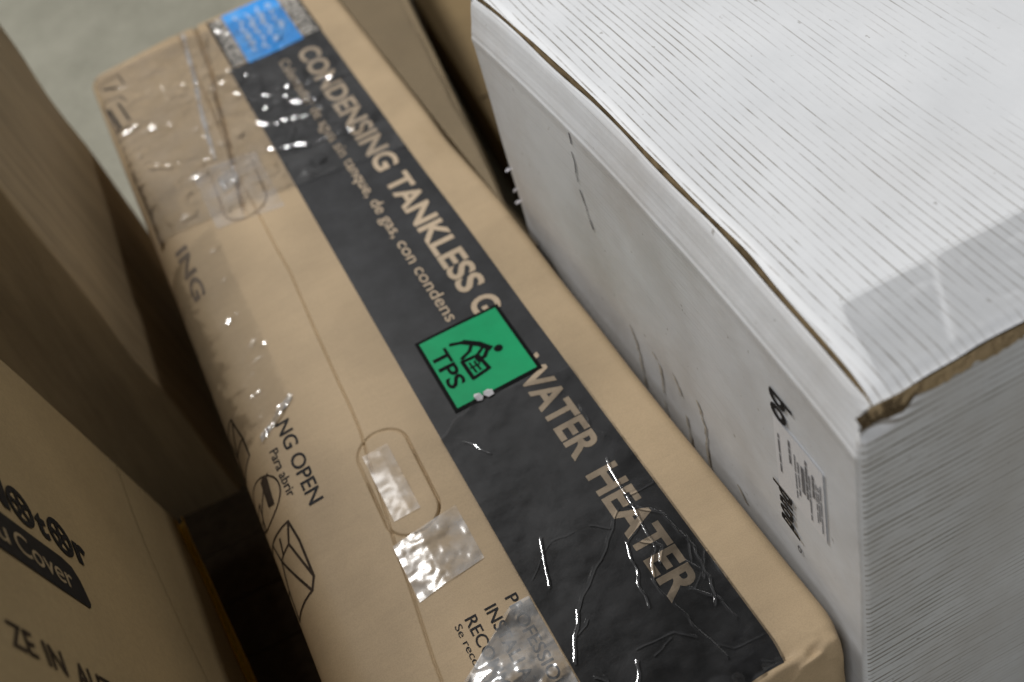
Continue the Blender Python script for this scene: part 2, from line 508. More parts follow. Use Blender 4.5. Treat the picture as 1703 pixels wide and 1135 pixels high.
heater = thing('water_heater_carton', 'long brown water heater carton with a black lettered band, green sticker and wrinkled clear wrap', 'carton',
               (HO[0] + HV[0] * 0.07 - HU[0] * 0.25, HO[1] + HV[1] * 0.07 - HU[1] * 0.25, 0))
tl = VL - RL * math.pi / 2; tr = VR + RR * math.pi / 2
tt = np.concatenate([np.linspace(tl - 0.345, tl, 7)[:-1], np.linspace(tl, VL, 16)[:-1], np.arange(VL, -0.052, 0.0021), np.arange(-0.052, 0.056, 0.0009), np.arange(0.056, VR, 0.0024), np.linspace(VR, tr, 8), np.linspace(tr, tr + 0.386, 6)[1:]])
se = S1 + R_END * math.pi / 2; sf = S0 - 0.012 * math.pi / 2
ssr = np.concatenate([np.linspace(sf - 0.387, sf, 6)[:-1], np.linspace(sf, S0, 6)[:-1], np.arange(S0, 0.50, 0.0014), np.linspace(0.50, se, 40)[0:], np.linspace(se, se + 0.377, 30)[1:]])
SS, TT = np.meshgrid(ssr, tt, indexing='ij')
grid_obj('carton_body', heater_pt(SS, TT, 0, True), M['kraft'], heater, flip=True)

def h_overlay(name, geo, off, mat, parent=heater, label=None):
    V, F = geo
    P = heater_pt(V[:, 0], V[:, 1], off)
    # printed sheets face outwards
    o = mesh_obj(name, P, F, mat, parent, label=label)
    return o

def h_grid(name, s0, s1, t0, t1, res, off, mat, parent=heater, hfun=None, skew=0.0, label=None, edge=None):
    a = np.linspace(s0, s1, max(2, int((s1 - s0) / res) + 1)); b = np.linspace(t0, t1, max(2, int((t1 - t0) / res) + 1))
    A, Bt = np.meshgrid(a, b, indexing='ij')
    A = A + skew * (Bt - t0)
    if edge:
        A2, B2 = edge(A, Bt)
        A, Bt = A2, B2
    h = np.full(A.shape, off) + (hfun(A, Bt) if hfun else 0)
    return grid_obj(name, heater_pt(A, Bt, h), mat, parent, flip=True, label=label)

band = h_grid('black_band', -0.858, 0.541, 0.068, 0.239, 0.008, 0.0004, M['band'], label='black printed band along the carton')
def band_text(txt, s0, s1, v0, v1, bold, mat=None):
    g = text_geo(txt, s0, s1, v0, v1, bold)
    return h_overlay('lettering', g, 0.0008, mat or M['kraft_print'], band)
band_text('CONDENSING', -0.818, -0.402, 0.1825, 0.2165, 0.030)
band_text('TANKLESS', -0.380, -0.090, 0.1825, 0.2165, 0.030)
band_text('G', -0.073, -0.039, 0.1825, 0.2165, 0.030)
band_text('WATER', 0.058, 0.229, 0.1825, 0.2165, 0.030)
band_text('HEATER', 0.253, 0.434, 0.1825, 0.2165, 0.030)
band_text('Calentador de agua sin tanque, de gas, con condens', -0.812, -0.055, 0.1465, 0.1635, 0.006)

def h_text(txt, s0, s1, v0, v1, bold=0.0, mat='ink', off=0.0005):
    return h_overlay('lettering', text_geo(txt, s0, s1, v0, v1, bold, cut=0.008), off, M[mat])
h_text('NG OPEN', -0.040, 0.102, -0.0965, -0.0785, 0.012)
h_text('Para abrir', -0.006, 0.074, -0.1155, -0.1045, 0.010)
h_text('PROFESSIONAL', 0.338, 0.487, 0.0440, 0.0570, 0.008)
h_text('INSTALLATION', 0.338, 0.480, 0.0210, 0.0340, 0.008)
h_text('RECOMMENDED', 0.338, 0.495, -0.0010, 0.0115, 0.008)
h_text('Se recomienda', 0.339, 0.440, -0.0130, -0.0055, 0.0)
M['ink_faint'] = flat('faded_ink', (0.17, 0.13, 0.095), rough=0.7, var=0.5)
h_text('ING', -0.460, -0.335, -0.132, -0.112, 0.03, 'ink_faint')

# handling symbols on the rounded left edge
circ = stroke_geo([ring(0.046, -0.152, 0.033, 30)], 0.0022)
knife = poly_geo([(0.018, -0.136), (0.024, -0.130), (0.066, -0.134), (0.062, -0.144), (0.022, -0.142)])
ah = stroke_geo([[(0.075, -0.168), (0.040, -0.158), (0.044, -0.178)], [(0.058, -0.163), (0.060, -0.172)], [(0.020, -0.128), (0.070, -0.176)]], 0.0022)
h_overlay('printed_symbol', join_geo(circ, knife, ah), 0.0005, M['ink_soft'], label='round no-knife symbol with an open carton mark')
bx = stroke_geo([[(0.100, -0.165), (0.102, -0.126), (0.136, -0.122), (0.190, -0.122), (0.204, -0.130), (0.208, -0.172)],
                 [(0.102, -0.126), (0.128, -0.136), (0.190, -0.122)], [(0.128, -0.136), (0.132, -0.158), (0.204, -0.130)],
                 [(0.132, -0.158), (0.100, -0.165), (0.104, -0.200), (0.160, -0.215)], [(0.132, -0.158), (0.166, -0.168), (0.172, -0.205)], [(0.110, -0.146), (0.130, -0.150)],
                 [(0.166, -0.168), (0.208, -0.172)]], 0.0030)
h_overlay('printed_symbol', bx, 0.0005, M['ink_soft'], label='outline drawing of an open box')
ic2 = stroke_geo([[(-0.105, -0.150), (-0.060, -0.142), (-0.028, -0.142), (-0.015, -0.175), (-0.050, -0.190), (-0.100, -0.180), (-0.105, -0.150)],
                  [(-0.060, -0.142), (-0.055, -0.170), (-0.015, -0.175)], [(-0.100, -0.180), (-0.055, -0.170)], [(-0.100, -0.148), (-0.020, -0.185)]], 0.0030)
h_overlay('printed_symbol', ic2, 0.0005, M['ink_soft'], label='crossed out box drawing in the shade')
ic3 = stroke_geo([[(-1.020, -0.150), (-1.025, -0.108), (-0.985, -0.104)], [(-0.960, -0.150), (-0.950, -0.118), (-0.925, -0.112)], ([(-1.000, -0.140), (-0.985, -0.120)], 0.008),
                  ([(-0.93, -0.146), (-0.85, -0.138)], 0.007), ([(-0.93, -0.126), (-0.86, -0.119)], 0.005), [(-0.955, -0.154), (-0.845, -0.146), (-0.840, -0.122)]], 0.0030)
h_overlay('printed_symbol', ic3, 0.0005, M['ink_soft'], label='small brown handling symbols at the far corner')

# blue sticker and the speckled strips printed beside it
blue = h_grid('blue_sticker', -1.050, -0.851, 0.103, 0.206, 0.008, 0.0009, M['blue'], label='bright blue sticker at the far end')
h_grid('speckled_strip', -1.046, -0.862, 0.079, 0.1005, 0.008, 0.0007, M['speckle'], blue)
h_grid('speckled_strip', -1.048, -0.857, 0.209, 0.236, 0.008, 0.0007, M['speckle'], blue)
h_grid('black_margin', -1.050, -0.855, 0.2362, 0.2405, 0.008, 0.0006, M['ink'], blue)
h_grid('black_margin', -1.050, -0.858, 0.0735, 0.0787, 0.008, 0.0006, M['ink'], blue)

_b = random.Random(9); bl_ = []
for row, (tv, n_) in enumerate(((0.186, 4), (0.166, 6), (0.146, 5), (0.126, 6))):
    a = -1.03 + _b.random() * 0.02
    for k in range(n_):
        ln = _b.uniform(0.010, 0.026)
        bl_.append(([(a, tv + _b.uniform(-.004, .004)), (a + ln * 0.5, tv + _b.uniform(-.006, .006)), (a + ln, tv + _b.uniform(-.004, .004))], _b.uniform(0.003, 0.0075))); a += ln + _b.uniform(0.006, 0.014)
        if a > -0.875: break
tag(h_overlay('small_print', stroke_geo(bl_, 0.005), 0.0013, M['pale_print'], blue), kind='stuff')

# green lifting sticker
LC = np.array([0.0198, 0.1545])
def lab(x, y): return (LC[0] + x, LC[1] + y)
green = h_grid('green_sticker', -0.0462, 0.0858, 0.0972, 0.2118, 0.006, 0.0014, M['black_gloss'], label='green team lift sticker with black rim')
h_grid('green_face', -0.0412, 0.0808, 0.1022, 0.2068, 0.006, 0.0017, M['green'], green)
h_overlay('lettering', text_geo('TPS', -0.016, 0.051, 0.1065, 0.1275, 0.022), 0.0020, M['black_gloss'], green)
body = stroke_geo([([(-0.016, 0.1345), (-0.010, 0.1500)], 0.0052), ([(-0.010, 0.1500), (0.004, 0.1645), (0.018, 0.1730)], 0.0080),
                   ([(-0.004, 0.1590), (0.008, 0.1500), (0.014, 0.1370)], 0.0047), ([(0.015, 0.1720), (0.026, 0.1630), (0.030, 0.1530)], 0.0052),
                   ([(0.010, 0.1690), (0.019, 0.1560), (0.026, 0.1520)], 0.0042),
                   ([(0.019, 0.1355), (0.020, 0.1555), (0.047, 0.1590), (0.051, 0.1365), (0.019, 0.1355)], 0.0050),
                   ([(0.026, 0.1420), (0.044, 0.1435)], 0.0028), ([(0.027, 0.1480), (0.043, 0.1495)], 0.0028), ([(0.034, 0.1400), (0.034, 0.1520)], 0.0025)], 0.0050)
head = poly_geo(ring(0.0245, 0.1815, 0.0058, 16)[:-1])
h_overlay('pictogram', join_geo(body, head), 0.0020, M['black_gloss'], green, label='black figure bending to lift a crate')
fl1 = poly_geo([(0.074, 0.1270), (0.078, 0.1250), (0.086, 0.1265), (0.0875, 0.1320), (0.083, 0.1350), (0.076, 0.1330)])
fl2 = poly_geo([(0.077, 0.1375), (0.082, 0.1360), (0.088, 0.1400), (0.0875, 0.1470), (0.080, 0.1480), (0.0765, 0.1430)])
h_overlay('torn_fleck', join_geo(fl1, fl2), 0.0024, M['paint'], green)

# clear wrap and packing tape: thin wrinkled sheets lying on the board
def ridges(lines, width, height):
    segs = []
    rr = random.Random(len(lines))
    for n_, L in enumerate(lines):
        hh = 1.0 if n_ < 11 else rr.uniform(0.2, 0.9)
        for a, b in zip(L[:-1], L[1:]): segs.append((np.array(a), np.array(b), hh))
    def f(S, T):
        h = np.zeros(S.shape)
        S2 = S + 0.0022 * vnoise(S * 60, T * 60, 71); T2 = T + 0.0022 * vnoise(S * 60, T * 60, 72)
        for a, b, hh in segs:
            d = b - a; L2 = d @ d
            u = np.clip(((S2 - a[0]) * d[0] + (T2 - a[1]) * d[1]) / L2, 0, 1)
            r = np.hypot(S2 - a[0] - u * d[0], T2 - a[1] - u * d[1])
            h = np.maximum(h, height * hh * np.exp(-(r / width) ** 2))
        return h
    return f
W1 = [[(0.245, 0.212), (0.262, 0.208), (0.336, 0.204), (0.372, 0.198), (0.40, 0.178), (0.44, 0.182), (0.51, 0.197)],
      [(0.312, 0.200), (0.340, 0.225), (0.392, 0.231), (0.426, 0.222)], [(0.336, 0.204), (0.352, 0.178), (0.398, 0.166), (0.425, 0.160)],
      [(0.31, 0.19), (0.335, 0.165), (0.39, 0.10), (0.44, 0.072)], [(0.40, 0.215), (0.43, 0.228), (0.455, 0.215)],
      [(0.43, 0.205), (0.452, 0.222), (0.480, 0.224)], [(0.46, 0.080), (0.495, 0.105), (0.53, 0.100)], [(0.47, 0.125), (0.50, 0.105), (0.525, 0.070)],
      [(0.355, 0.19), (0.375, 0.205), (0.39, 0.195)], [(0.30, 0.205), (0.30, 0.236)], [(0.11, 0.269), (0.16, 0.262), (0.215, 0.252)]]
_r = random.Random(77)
for k in range(16):
    a = (_r.uniform(0.13, 0.54), _r.uniform(0.07, 0.25)); an = _r.uniform(0, 6.28); ln = _r.uniform(0.008, 0.045)
    b = (a[0] + ln * math.cos(an), a[1] + ln * math.sin(an)); an += _r.uniform(-0.9, 0.9)
    W1.append([a, b, (b[0] + ln * 0.6 * math.cos(an), b[1] + ln * 0.6 * math.sin(an))])
r1 = ridges(W1, 0.00075, 0.00036)
def film1(S, T):
    c = 0.0003 * fbm(S * 20, T * 20, 41, 3)
    return r1(S, T) + 0.0012 + np.maximum(c, -0.0006)
def ragged(amp, seed):
    def e(A, Bt):
        return A + amp * vnoise(Bt * 30, A * 0, seed) * sstep(0.35, 0.0, (A - A.min()) / (A.max() - A.min() + 1e-9)), Bt
    return e
h_grid('stretch_film', 0.085, 0.541, 0.0665, 0.2405, 0.0007, 0.0012, M['film'], hfun=film1, edge=ragged(0.03, 5), label='wrinkled clear wrap over the near half of the band')

W2 = [[(-1.05, 0.018), (-0.93, 0.010), (-0.80, -0.010), (-0.70, -0.018)], [(-1.04, 0.065), (-0.96, 0.050), (-0.82, 0.030)], [(-0.90, -0.06), (-0.86, -0.02), (-0.82, 0.0)],
      [(-0.78, 0.055), (-0.70, 0.10), (-0.66, 0.16), (-0.70, 0.22)], [(-0.58, 0.06), (-0.55, 0.12), (-0.53, 0.19)], [(-0.83, 0.075), (-0.80, 0.105), (-0.74, 0.09), (-0.70, 0.13)],
      [(-0.71, 0.17), (-0.69, 0.235)], [(-0.65, 0.08), (-0.62, 0.14)], [(-0.85, -0.12), (-0.80, -0.09), (-0.78, -0.06)], [(-0.70, -0.12), (-0.66, -0.08), (-0.60, -0.09)],
      [(-1.0, 0.08), (-0.97, 0.10), (-0.93, 0.085)]]
_r = random.Random(33)
for k in range(70):
    a = (_r.uniform(-1.04, -0.55), _r.uniform(-0.14, 0.22)); an = _r.uniform(0, 6.28); ln = _r.uniform(0.010, 0.050)
    b = (a[0] + ln * math.cos(an), a[1] + ln * math.sin(an)); an += _r.uniform(-1.2, 1.2)
    W2.append([a, b, (b[0] + ln * 0.7 * math.cos(an), b[1] + ln * 0.7 * math.sin(an))])
r2 = ridges(W2, 0.0024, 0.0024)
def film2(S, T):
    return r2(S, T) + 0.0002 + 0.0040 * np.abs(vnoise(S * 16, T * 20, 51)) + 0.0018 * np.abs(vnoise(S * 36, T * 42, 52))
h_grid('stretch_film', -1.052, -0.50, -0.150, 0.236, 0.0024, 0.0014, M['film_far'], hfun=film2, skew=0.18, label='loose clear wrap over the far end')
def tp(amp, sc, seed):
    return lambda S, T: np.maximum(amp * fbm(S * sc, T * sc, seed, 3), -0.0006)
h_grid('packing_tape', -0.62, -0.455, -0.062, 0.040, 0.0024, 0.0012, M['tape'], hfun=tp(0.0010, 30, 61), skew=0.25, label='strip of clear tape over the far hand hole')
h_grid('packing_tape', 0.078, 0.185, -0.020, 0.012, 0.0020, 0.0009, M['tape'], hfun=tp(0.0010, 24, 62), label='clear tape inside the near hand hole')
h_grid('packing_tape', 0.214, 0.293, -0.033, 0.046, 0.0018, 0.0012, M['tape_crinkled'], hfun=tp(0.0008, 34, 63), skew=-0.12, label='hazy square of clear tape below the near hand hole')
def tri_edge(A, Bt):
    return A + 0.9 * np.maximum(0.045 - Bt, 0) * 0.75 * (1 - (A - A.min()) / (A.max() - A.min())), Bt
h_grid('packing_tape', 0.350, 0.545, -0.060, 0.066, 0.0016, 0.0014, M['tape_glitter'], hfun=tp(0.0018, 34, 64), edge=tri_edge, label='crinkled shiny tape over the near lettering')
h_grid('packing_tape', -0.036, -0.024, -0.118, -0.064, 0.0012, 0.0020, M['tape_glitter'], hfun=tp(0.0016, 60, 65), skew=-0.75, label='shiny crinkle of wrap at the opening mark')
h_grid('packing_tape', -1.045, -0.62, 0.004, 0.011, 0.0016, 0.0020, M['tape_edge'], hfun=tp(0.0014, 40, 66), label='lifted tape edge beside the far slit',
       edge=lambda A, B: (A, B + np.interp(A, [-1.05, -0.90, -0.75, -0.62], [0.020, 0.004, -0.016, -0.028])))
h_grid('packing_tape', -0.575, -0.53, -0.030, 0.000, 0.0012, 0.0022, M['tape_glitter'], hfun=tp(0.0030, 60, 67), skew=-0.3, label='bunched bright wrap above the far hand hole')
def film4(S, T):
    return 0.0010 + np.maximum(0.0014 * fbm(S * 30, T * 30, 81, 3), -0.0008) + ridges([[(-0.055, -0.066), (-0.045, -0.085), (-0.020, -0.104), (-0.018, -0.135)]], 0.003, 0.006)(S, T)
h_grid('stretch_film', -0.42, -0.02, -0.175, -0.066, 0.0024, 0.0012, M['film_side'], hfun=film4, skew=-0.45, label='clear wrap hugging the left edge')

# ================================================================== white carton
WO = np.array([0.290, 0.457]); WU = np.array([-0.034, 1.0]) / math.sqrt(1 + 0.034 ** 2); WV = np.array([1.0, 0.034]) / math.sqrt(1 + 0.034 ** 2)
W_LEN, W_WID, W_TOP = 0.752, 0.95, 0.722
wc = thing('white_carton', 'scuffed white corrugated carton with a crushed brown near corner', 'carton', (WO[0] + 0.45, WO[1] + 0.39, 0))
def w_pt(q, p, z):
    q = np.asarray(q, float); p = np.asarray(p, float); z = np.asarray(z, float) + 0 * q
    return np.stack([WO[0] + WV[0] * q + WU[0] * p, WO[1] + WV[1] * q + WU[1] * p, z], -1)
# the object frames below keep the carton's own axes so that flutes follow the board
def w_obj(name, Q, Pp, Zz, mat, parent=wc, label=None, flip=False, smooth=True):
    P = np.stack([np.asarray(Q, float), np.asarray(Pp, float), np.asarray(Zz, float) + 0 * Q], -1)
    o = grid_obj(name, P, mat, None, flip, smooth, label)
    o.parent = parent
    return o
WROT = math.atan2(WV[1], WV[0])
wc.location = (WO[0], WO[1], 0); wc.rotation_euler = (0, 0, WROT)

def bow(p):   # the long side is pressed in a little between its corners
    return 0.013 * np.sin(np.pi * np.clip(p / W_LEN, 0, 1)) ** 0.8
PROF = [(0.0, 0.001), (0.0, 0.10), (0.0, 0.20), (0.0, 0.30), (0.0, 0.40), (0.0, 0.50), (0.0, 0.58), (0.0, 0.650), (-0.0005, 0.658), (-0.0008, 0.6625), (-0.0007, 0.6650), (0.0006, 0.6685),
        (0.0016, 0.674), (0.0045, 0.684), (0.0075, 0.698), (0.0105, 0.7090), (0.0140, 0.7140), (0.0160, 0.7135), (0.0172, 0.7060), (0.0180, 0.6900), (0.0600, 0.6890)]
pr_i = np.interp(np.linspace(0, len(PROF) - 1, 90), range(len(PROF)), [a for a, b in PROF])
pr_z = np.interp(np.linspace(0, len(PROF) - 1, 90), range(len(PROF)), [b for a, b in PROF])
# one shell swept round the long side, the near corner and the front
RC = 0.007
per = []      # base q, base p, inward normal q, p, blend (0 long side .. 1 front)
for p in np.linspace(W_LEN, RC, 170): per.append((0.0, p, 1.0, 0.0, 0.0))
for a in np.linspace(0, math.pi / 2, 9)[1:-1]: per.append((RC - RC * math.cos(a), RC - RC * math.sin(a), math.cos(a), math.sin(a), a / (math.pi / 2)))
for q_ in np.concatenate([np.linspace(RC, 0.2, 80), np.linspace(0.2, W_WID, 60)[1:]]): per.append((q_, 0.0, 0.0, 1.0, 1.0))
per = np.array(per)
NP_ = len(pr_i)
bq, bp, nq, np_, bl = [np.repeat(per[:, k][:, None], NP_, 1) for k in range(5)]
inset = np.repeat(pr_i[None, :], len(per), 0) * (1 - 0.80 * bl); zz = np.repeat(pr_z[None, :], len(per), 0)
side_in = (bow(bp) * (0.35 + 0.65 * zz / W_TOP) + 0.0007 * vnoise(bp * 12, zz * 10, 91)) * (1 - bl)
front_in = 0.0018 * vnoise(bq * 9, zz * 9, 93) * bl
crush = np.exp(-((bq - 0.022) / 0.026) ** 2) * sstep(0.3, 0.9, bl)
corner = np.exp(-((bq + bp) / 0.02) ** 2)
rim = sstep(0.650, 0.712, zz)
depth = inset + side_in + front_in + 0.005 * crush * sstep(0.69, 0.712, zz) + 0.004 * corner * sstep(0.68, 0.712, zz)
Qb = bq + nq * depth; Pb = bp + np_ * depth
Zb = zz - rim * (1 - bl) * 0.003 * (vnoise(bp * 9, bp * 0, 92) + 0.3) - sstep(0.70, 0.714, zz) * bl * (0.003 + 0.0012 * vnoise(bq * 60, bq * 0, 94)) - 0.020 * crush * sstep(0.675, 0.712, zz) - 0.006 * corner * rim
shell = w_obj('carton_body', Qb, Pb, Zb, M['white_body'], flip=False)
shell.data.materials.append(M['white_front'])
nf = (len(per) - 1) * (NP_ - 1)
mi = np.repeat((per[:-1, 4] > 0.5).astype(np.int32), NP_ - 1)
shell.data.polygons.foreach_set('material_index', mi)
# far side and right side, closing the carton
far = [(0.268 - WO[0] + 0.0, 0)]
mesh = mesh_obj('back_panel', [(0.0, W_LEN, 0.001), (W_WID, W_LEN, 0.001), (W_WID, W_LEN, 0.714), (0.012, W_LEN, 0.714), (W_WID, 0.0, 0.001), (W_WID, 0.0, 0.714)], [(1, 0, 3, 2), (4, 1, 2, 5)], M['white_body'])
mesh.parent = wc
# top flap: its long edge stands a little off the folded side, the gap opens towards the near corner
pt = np.linspace(0.004, W_LEN + 0.004, 220); qt = np.concatenate([np.linspace(0, 0.05, 26), np.linspace(0.05, W_WID, 90)[1:]])
PT, QT = np.meshgrid(pt, qt, indexing='ij')
gap = 0.0174 + bow(PT) + 0.0007 * vnoise(PT * 12, PT * 0 + 7.1, 91) + 0.0006 * vnoise(PT * 16, PT * 0, 96) + 0.0030 * np.exp(-((PT - 0.190) / 0.040) ** 2)
Qt = gap + (QT) * (W_WID - gap) / W_WID
front_wob = 0.0016 * vnoise(Qt * 26, Qt * 0, 97) * sstep(0.06, 0.0, PT)
Pt = PT + front_wob
Zt = 0.7215 + 0.0013 * vnoise(PT * 4, Qt * 4, 98) + 0.0006 * vnoise(PT * 20, Qt * 20, 99)
Zt = Zt - 0.0030 * np.exp(-((QT) / 0.006) ** 2) + 0.0015 * np.exp(-((PT - 0.190) / 0.05) ** 2) * np.exp(-(QT / 0.02) ** 2)
Zt = Zt - 0.004 * np.exp(-((PT - 0.004) / 0.008) ** 2) - 0.006 * np.exp(-(np.hypot(PT, QT) / 0.025) ** 2)
w_obj('top_flap', Qt, Pt, Zt, M['white_top'], flip=True)
# raw board edge of the flap
def strip(name, Qa, Pa, Za, Qb, Pb, Zb, mat, label=None, n=6, rough=0.0, seed=0, flip=False):
    u = np.linspace(0, 1, n)[None, :]
    Qs = Qa[:, None] * (1 - u) + Qb[:, None] * u; Ps = Pa[:, None] * (1 - u) + Pb[:, None] * u; Zs = Za[:, None] * (1 - u) + Zb[:, None] * u
    k = np.linspace(0, len(Qa) * 0.35, len(Qa))[:, None] + 0 * u
    bulge = np.sin(np.pi * u)
    Qs = Qs + rough * vnoise(k, u * 3 + 0 * k, seed) * bulge; Ps = Ps + rough * vnoise(k + 9, u * 3 + 0 * k, seed + 1) * bulge; Zs = Zs + rough * vnoise(k + 5, u * 3 + 0 * k, seed + 2) * bulge
    return w_obj(name, Qs, Ps, Zs, mat, label=label, flip=flip)
strip('board_edge', Qt[:, 0], Pt[:, 0], Zt[:, 0] - 0.0002, Qt[:, 0] + 0.0015, Pt[:, 0], Zt[:, 0] * 0 + 0.702, M['kraft_torn'], 'brown raw edge of the flap in the gap', rough=0.0012, seed=201)
qe = np.concatenate([np.linspace(0.010, 0.25, 150), np.linspace(0.25, W_WID, 80)[1:]])
pe = 0.004 + 0.0016 * vnoise(qe * 26, qe * 0, 97)
strip('torn_edge', qe, pe - 0.0014, 0.7175 + 0 * qe + 0.0005 * vnoise(qe * 90, qe * 0, 105), qe, -0.0022 + 0.0010 * vnoise(qe * 130, qe * 0, 106) + 0 * qe,
      0.7090 + 0.0020 * vnoise(qe * 110, qe * 0, 107) + 0.0016 * vnoise(qe * 320, qe * 0, 108), M['kraft_torn'], 'torn brown edge along the front of the lid', n=12, rough=0.0016, seed=211, flip=True)
qc = np.linspace(-0.001, 0.052, 90)
strip('crushed_corner', qc, 0.0010 + 0.001 * vnoise(qc * 120, qc * 0, 115), 0.7160 + 0 * qc, qc, -0.0030 + 0.0010 * vnoise(qc * 90, qc * 0, 116),
      0.7015 + 0.0035 * vnoise(qc * 70, qc * 0, 117) + 0.012 * sstep(0.035, 0.052, qc), M['crush'], 'crushed dirty corner of the lid', n=16, rough=0.0040, seed=231, flip=True)
# clear tape over the lid's near edge and paper tufts torn up on the far corner
pa = np.linspace(0.010, 0.095, 60); qa = np.linspace(0.030, 0.330, 150)
PA, QA = np.meshgrid(pa, qa, indexing='ij')
QA2 = QA + 0.25 * (PA - 0.01) + 0.004 * vnoise(PA * 40, PA * 0, 121)
ZA = 0.7240 + 0.0013 * vnoise(PA * 4, QA2 * 4, 98) + 0.0006 * vnoise(PA * 20, QA2 * 20, 99) + 0.0010 * np.exp(-((QA2 - 0.085 - 0.55 * PA) / 0.004) ** 2) + 0.0007 * np.abs(vnoise(PA * 45, QA2 * 45, 123)) - 0.0035 * np.exp(-((PA - 0.004) / 0.008) ** 2)
w_obj('packing_tape', QA2, PA, ZA, M['tape_clear'], flip=False, label='clear tape over the near edge of the lid')
for k, (pz, zq, sz) in enumerate(((0.744, 0.470, 0.006), (0.745, 0.435, 0.004), (0.744, 0.415, 0.005))):
    r_ = random.Random(k); vv = []
    for i in range(7): vv.append((-0.004 - r_.random() * sz, pz + r_.uniform(-.5, .5) * sz, zq + r_.uniform(-.5, .5) * sz))
    vv.append((0.002, pz, zq))
    ff = [(i, (i + 1) % 7, 7) for i in range(7)] + [(0, 2, 4), (1, 3, 5), (0, 3, 6)]
    t_ = mesh_obj('paper_tuft', vv, ff, M['paint']); t_.parent = wc

# writing and sticker on the long side
def wside(y, z):      # carton coordinates for a point on the long side, outside the board
    p = (np.asarray(y, float) - WO[1])
    z = np.asarray(z, float)
    b = bow(p) * (0.35 + 0.65 * z / W_TOP) + 0.0007 * vnoise(p * 12, z * 10, 91)
    return b, p
def w_overlay(name, geo_yz, off, mat, parent=wc, label=None):
    V, F = geo_yz
    b, p = wside(V[:, 0], V[:, 1])
    o = mesh_obj(name, np.stack([b - off, p, V[:, 1]], 1), F, mat, label=label)
    o.parent = parent
    return o
def vtext(txt, z_hi, z_lo, y_base, y_top, bold=0.0):
    V, F = text_geo(txt, 0, z_hi - z_lo, 0, abs(y_top - y_base), bold, cut=0.012)
    sg = 1 if y_top > y_base else -1
    return np.stack([y_base + sg * V[:, 1], z_hi - V[:, 0]], 1), F
w_overlay('lettering', vtext('bo', 0.617, 0.581, 0.592, 0.558, 0.03), 0.0012, M['ink'])
st = w_overlay('sticker', poly_geo([(0.512, 0.480), (0.592, 0.474), (0.591, 0.580), (0.512, 0.584)]), 0.0014, M['sticker_white'], label='small white shipping sticker')
w_overlay('lettering', vtext('puod', 0.474, 0.421, 0.591, 0.560, 0.035), 0.0018, M['ink'])
rnd = random.Random(5)
lines = []
for yb, n, wd in ((0.517, 5, 0.0016), (0.5205, 5, 0.0016), (0.524, 4, 0.0016), (0.529, 3, 0.0034), (0.535, 5, 0.0018), (0.5395, 4, 0.0028), (0.546, 2, 0.0050), (0.553, 5, 0.0018), (0.558, 4, 0.0016), (0.566, 3, 0.0030), (0.584, 4, 0.0022)):
    z = 0.572 - rnd.random() * 0.02
    for k in range(n):
        ln = 0.005 + rnd.random() * 0.020
        if z - ln < 0.485: break
        lines.append(([(yb, z), (yb, z - ln)], wd)); z -= ln + 0.003
tag(w_overlay('small_print', stroke_geo(lines, 0.003), 0.0019, M['ink_grey'], st), kind='stuff')
w_overlay('scuff_mark', vtext('o', 0.407, 0.397, 0.566, 0.556, 0.02), 0.0012, M['ink_grey'])
def wob_stroke(pts, w, seed):
    r = random.Random(seed); out = []
    for (a, b) in zip(pts[:-1], pts[1:]):
        n = 5
        for i in range(n):
            if r.random() < 0.18: continue
            f0, f1 = i / n, (i + 0.95) / n
            pa = (a[0] + (b[0] - a[0]) * f0 + r.uniform(-.002, .002), a[1] + (b[1] - a[1]) * f0)
            pb = (a[0] + (b[0] - a[0]) * f1 + r.uniform(-.002, .002), a[1] + (b[1] - a[1]) * f1)
            out.append(([pa, pb], w * r.uniform(0.4, 1.2)))
    return stroke_geo(out, w)
for k, L in enumerate(([(0.913, 0.413), (0.902, 0.393), (0.902, 0.316), (0.846, 0.281)], [(0.862, 0.417), (0.845, 0.404), (0.854, 0.319), (0.825, 0.274)],
                       [(0.81, 0.423), (0.796, 0.4), (0.792, 0.317), (0.772, 0.282)], [(0.758, 0.429), (0.748, 0.398), (0.753, 0.304), (0.743, 0.28)])):
    tag(w_overlay('scuff_mark', wob_stroke(L, 0.0045, k), 0.0009, M['scuff']), kind='stuff')
w_overlay('scuff_mark', stroke_geo([([(0.686, 0.361), (0.672, 0.347)], 0.004)], 0.004), 0.0009, M['scuff'])
tag(w_overlay('scuff_mark', wob_stroke([(0.97, 0.66), (0.977, 0.59), (0.964, 0.528)], 0.003, 9), 0.0009, M['ink_grey']), kind='stuff')

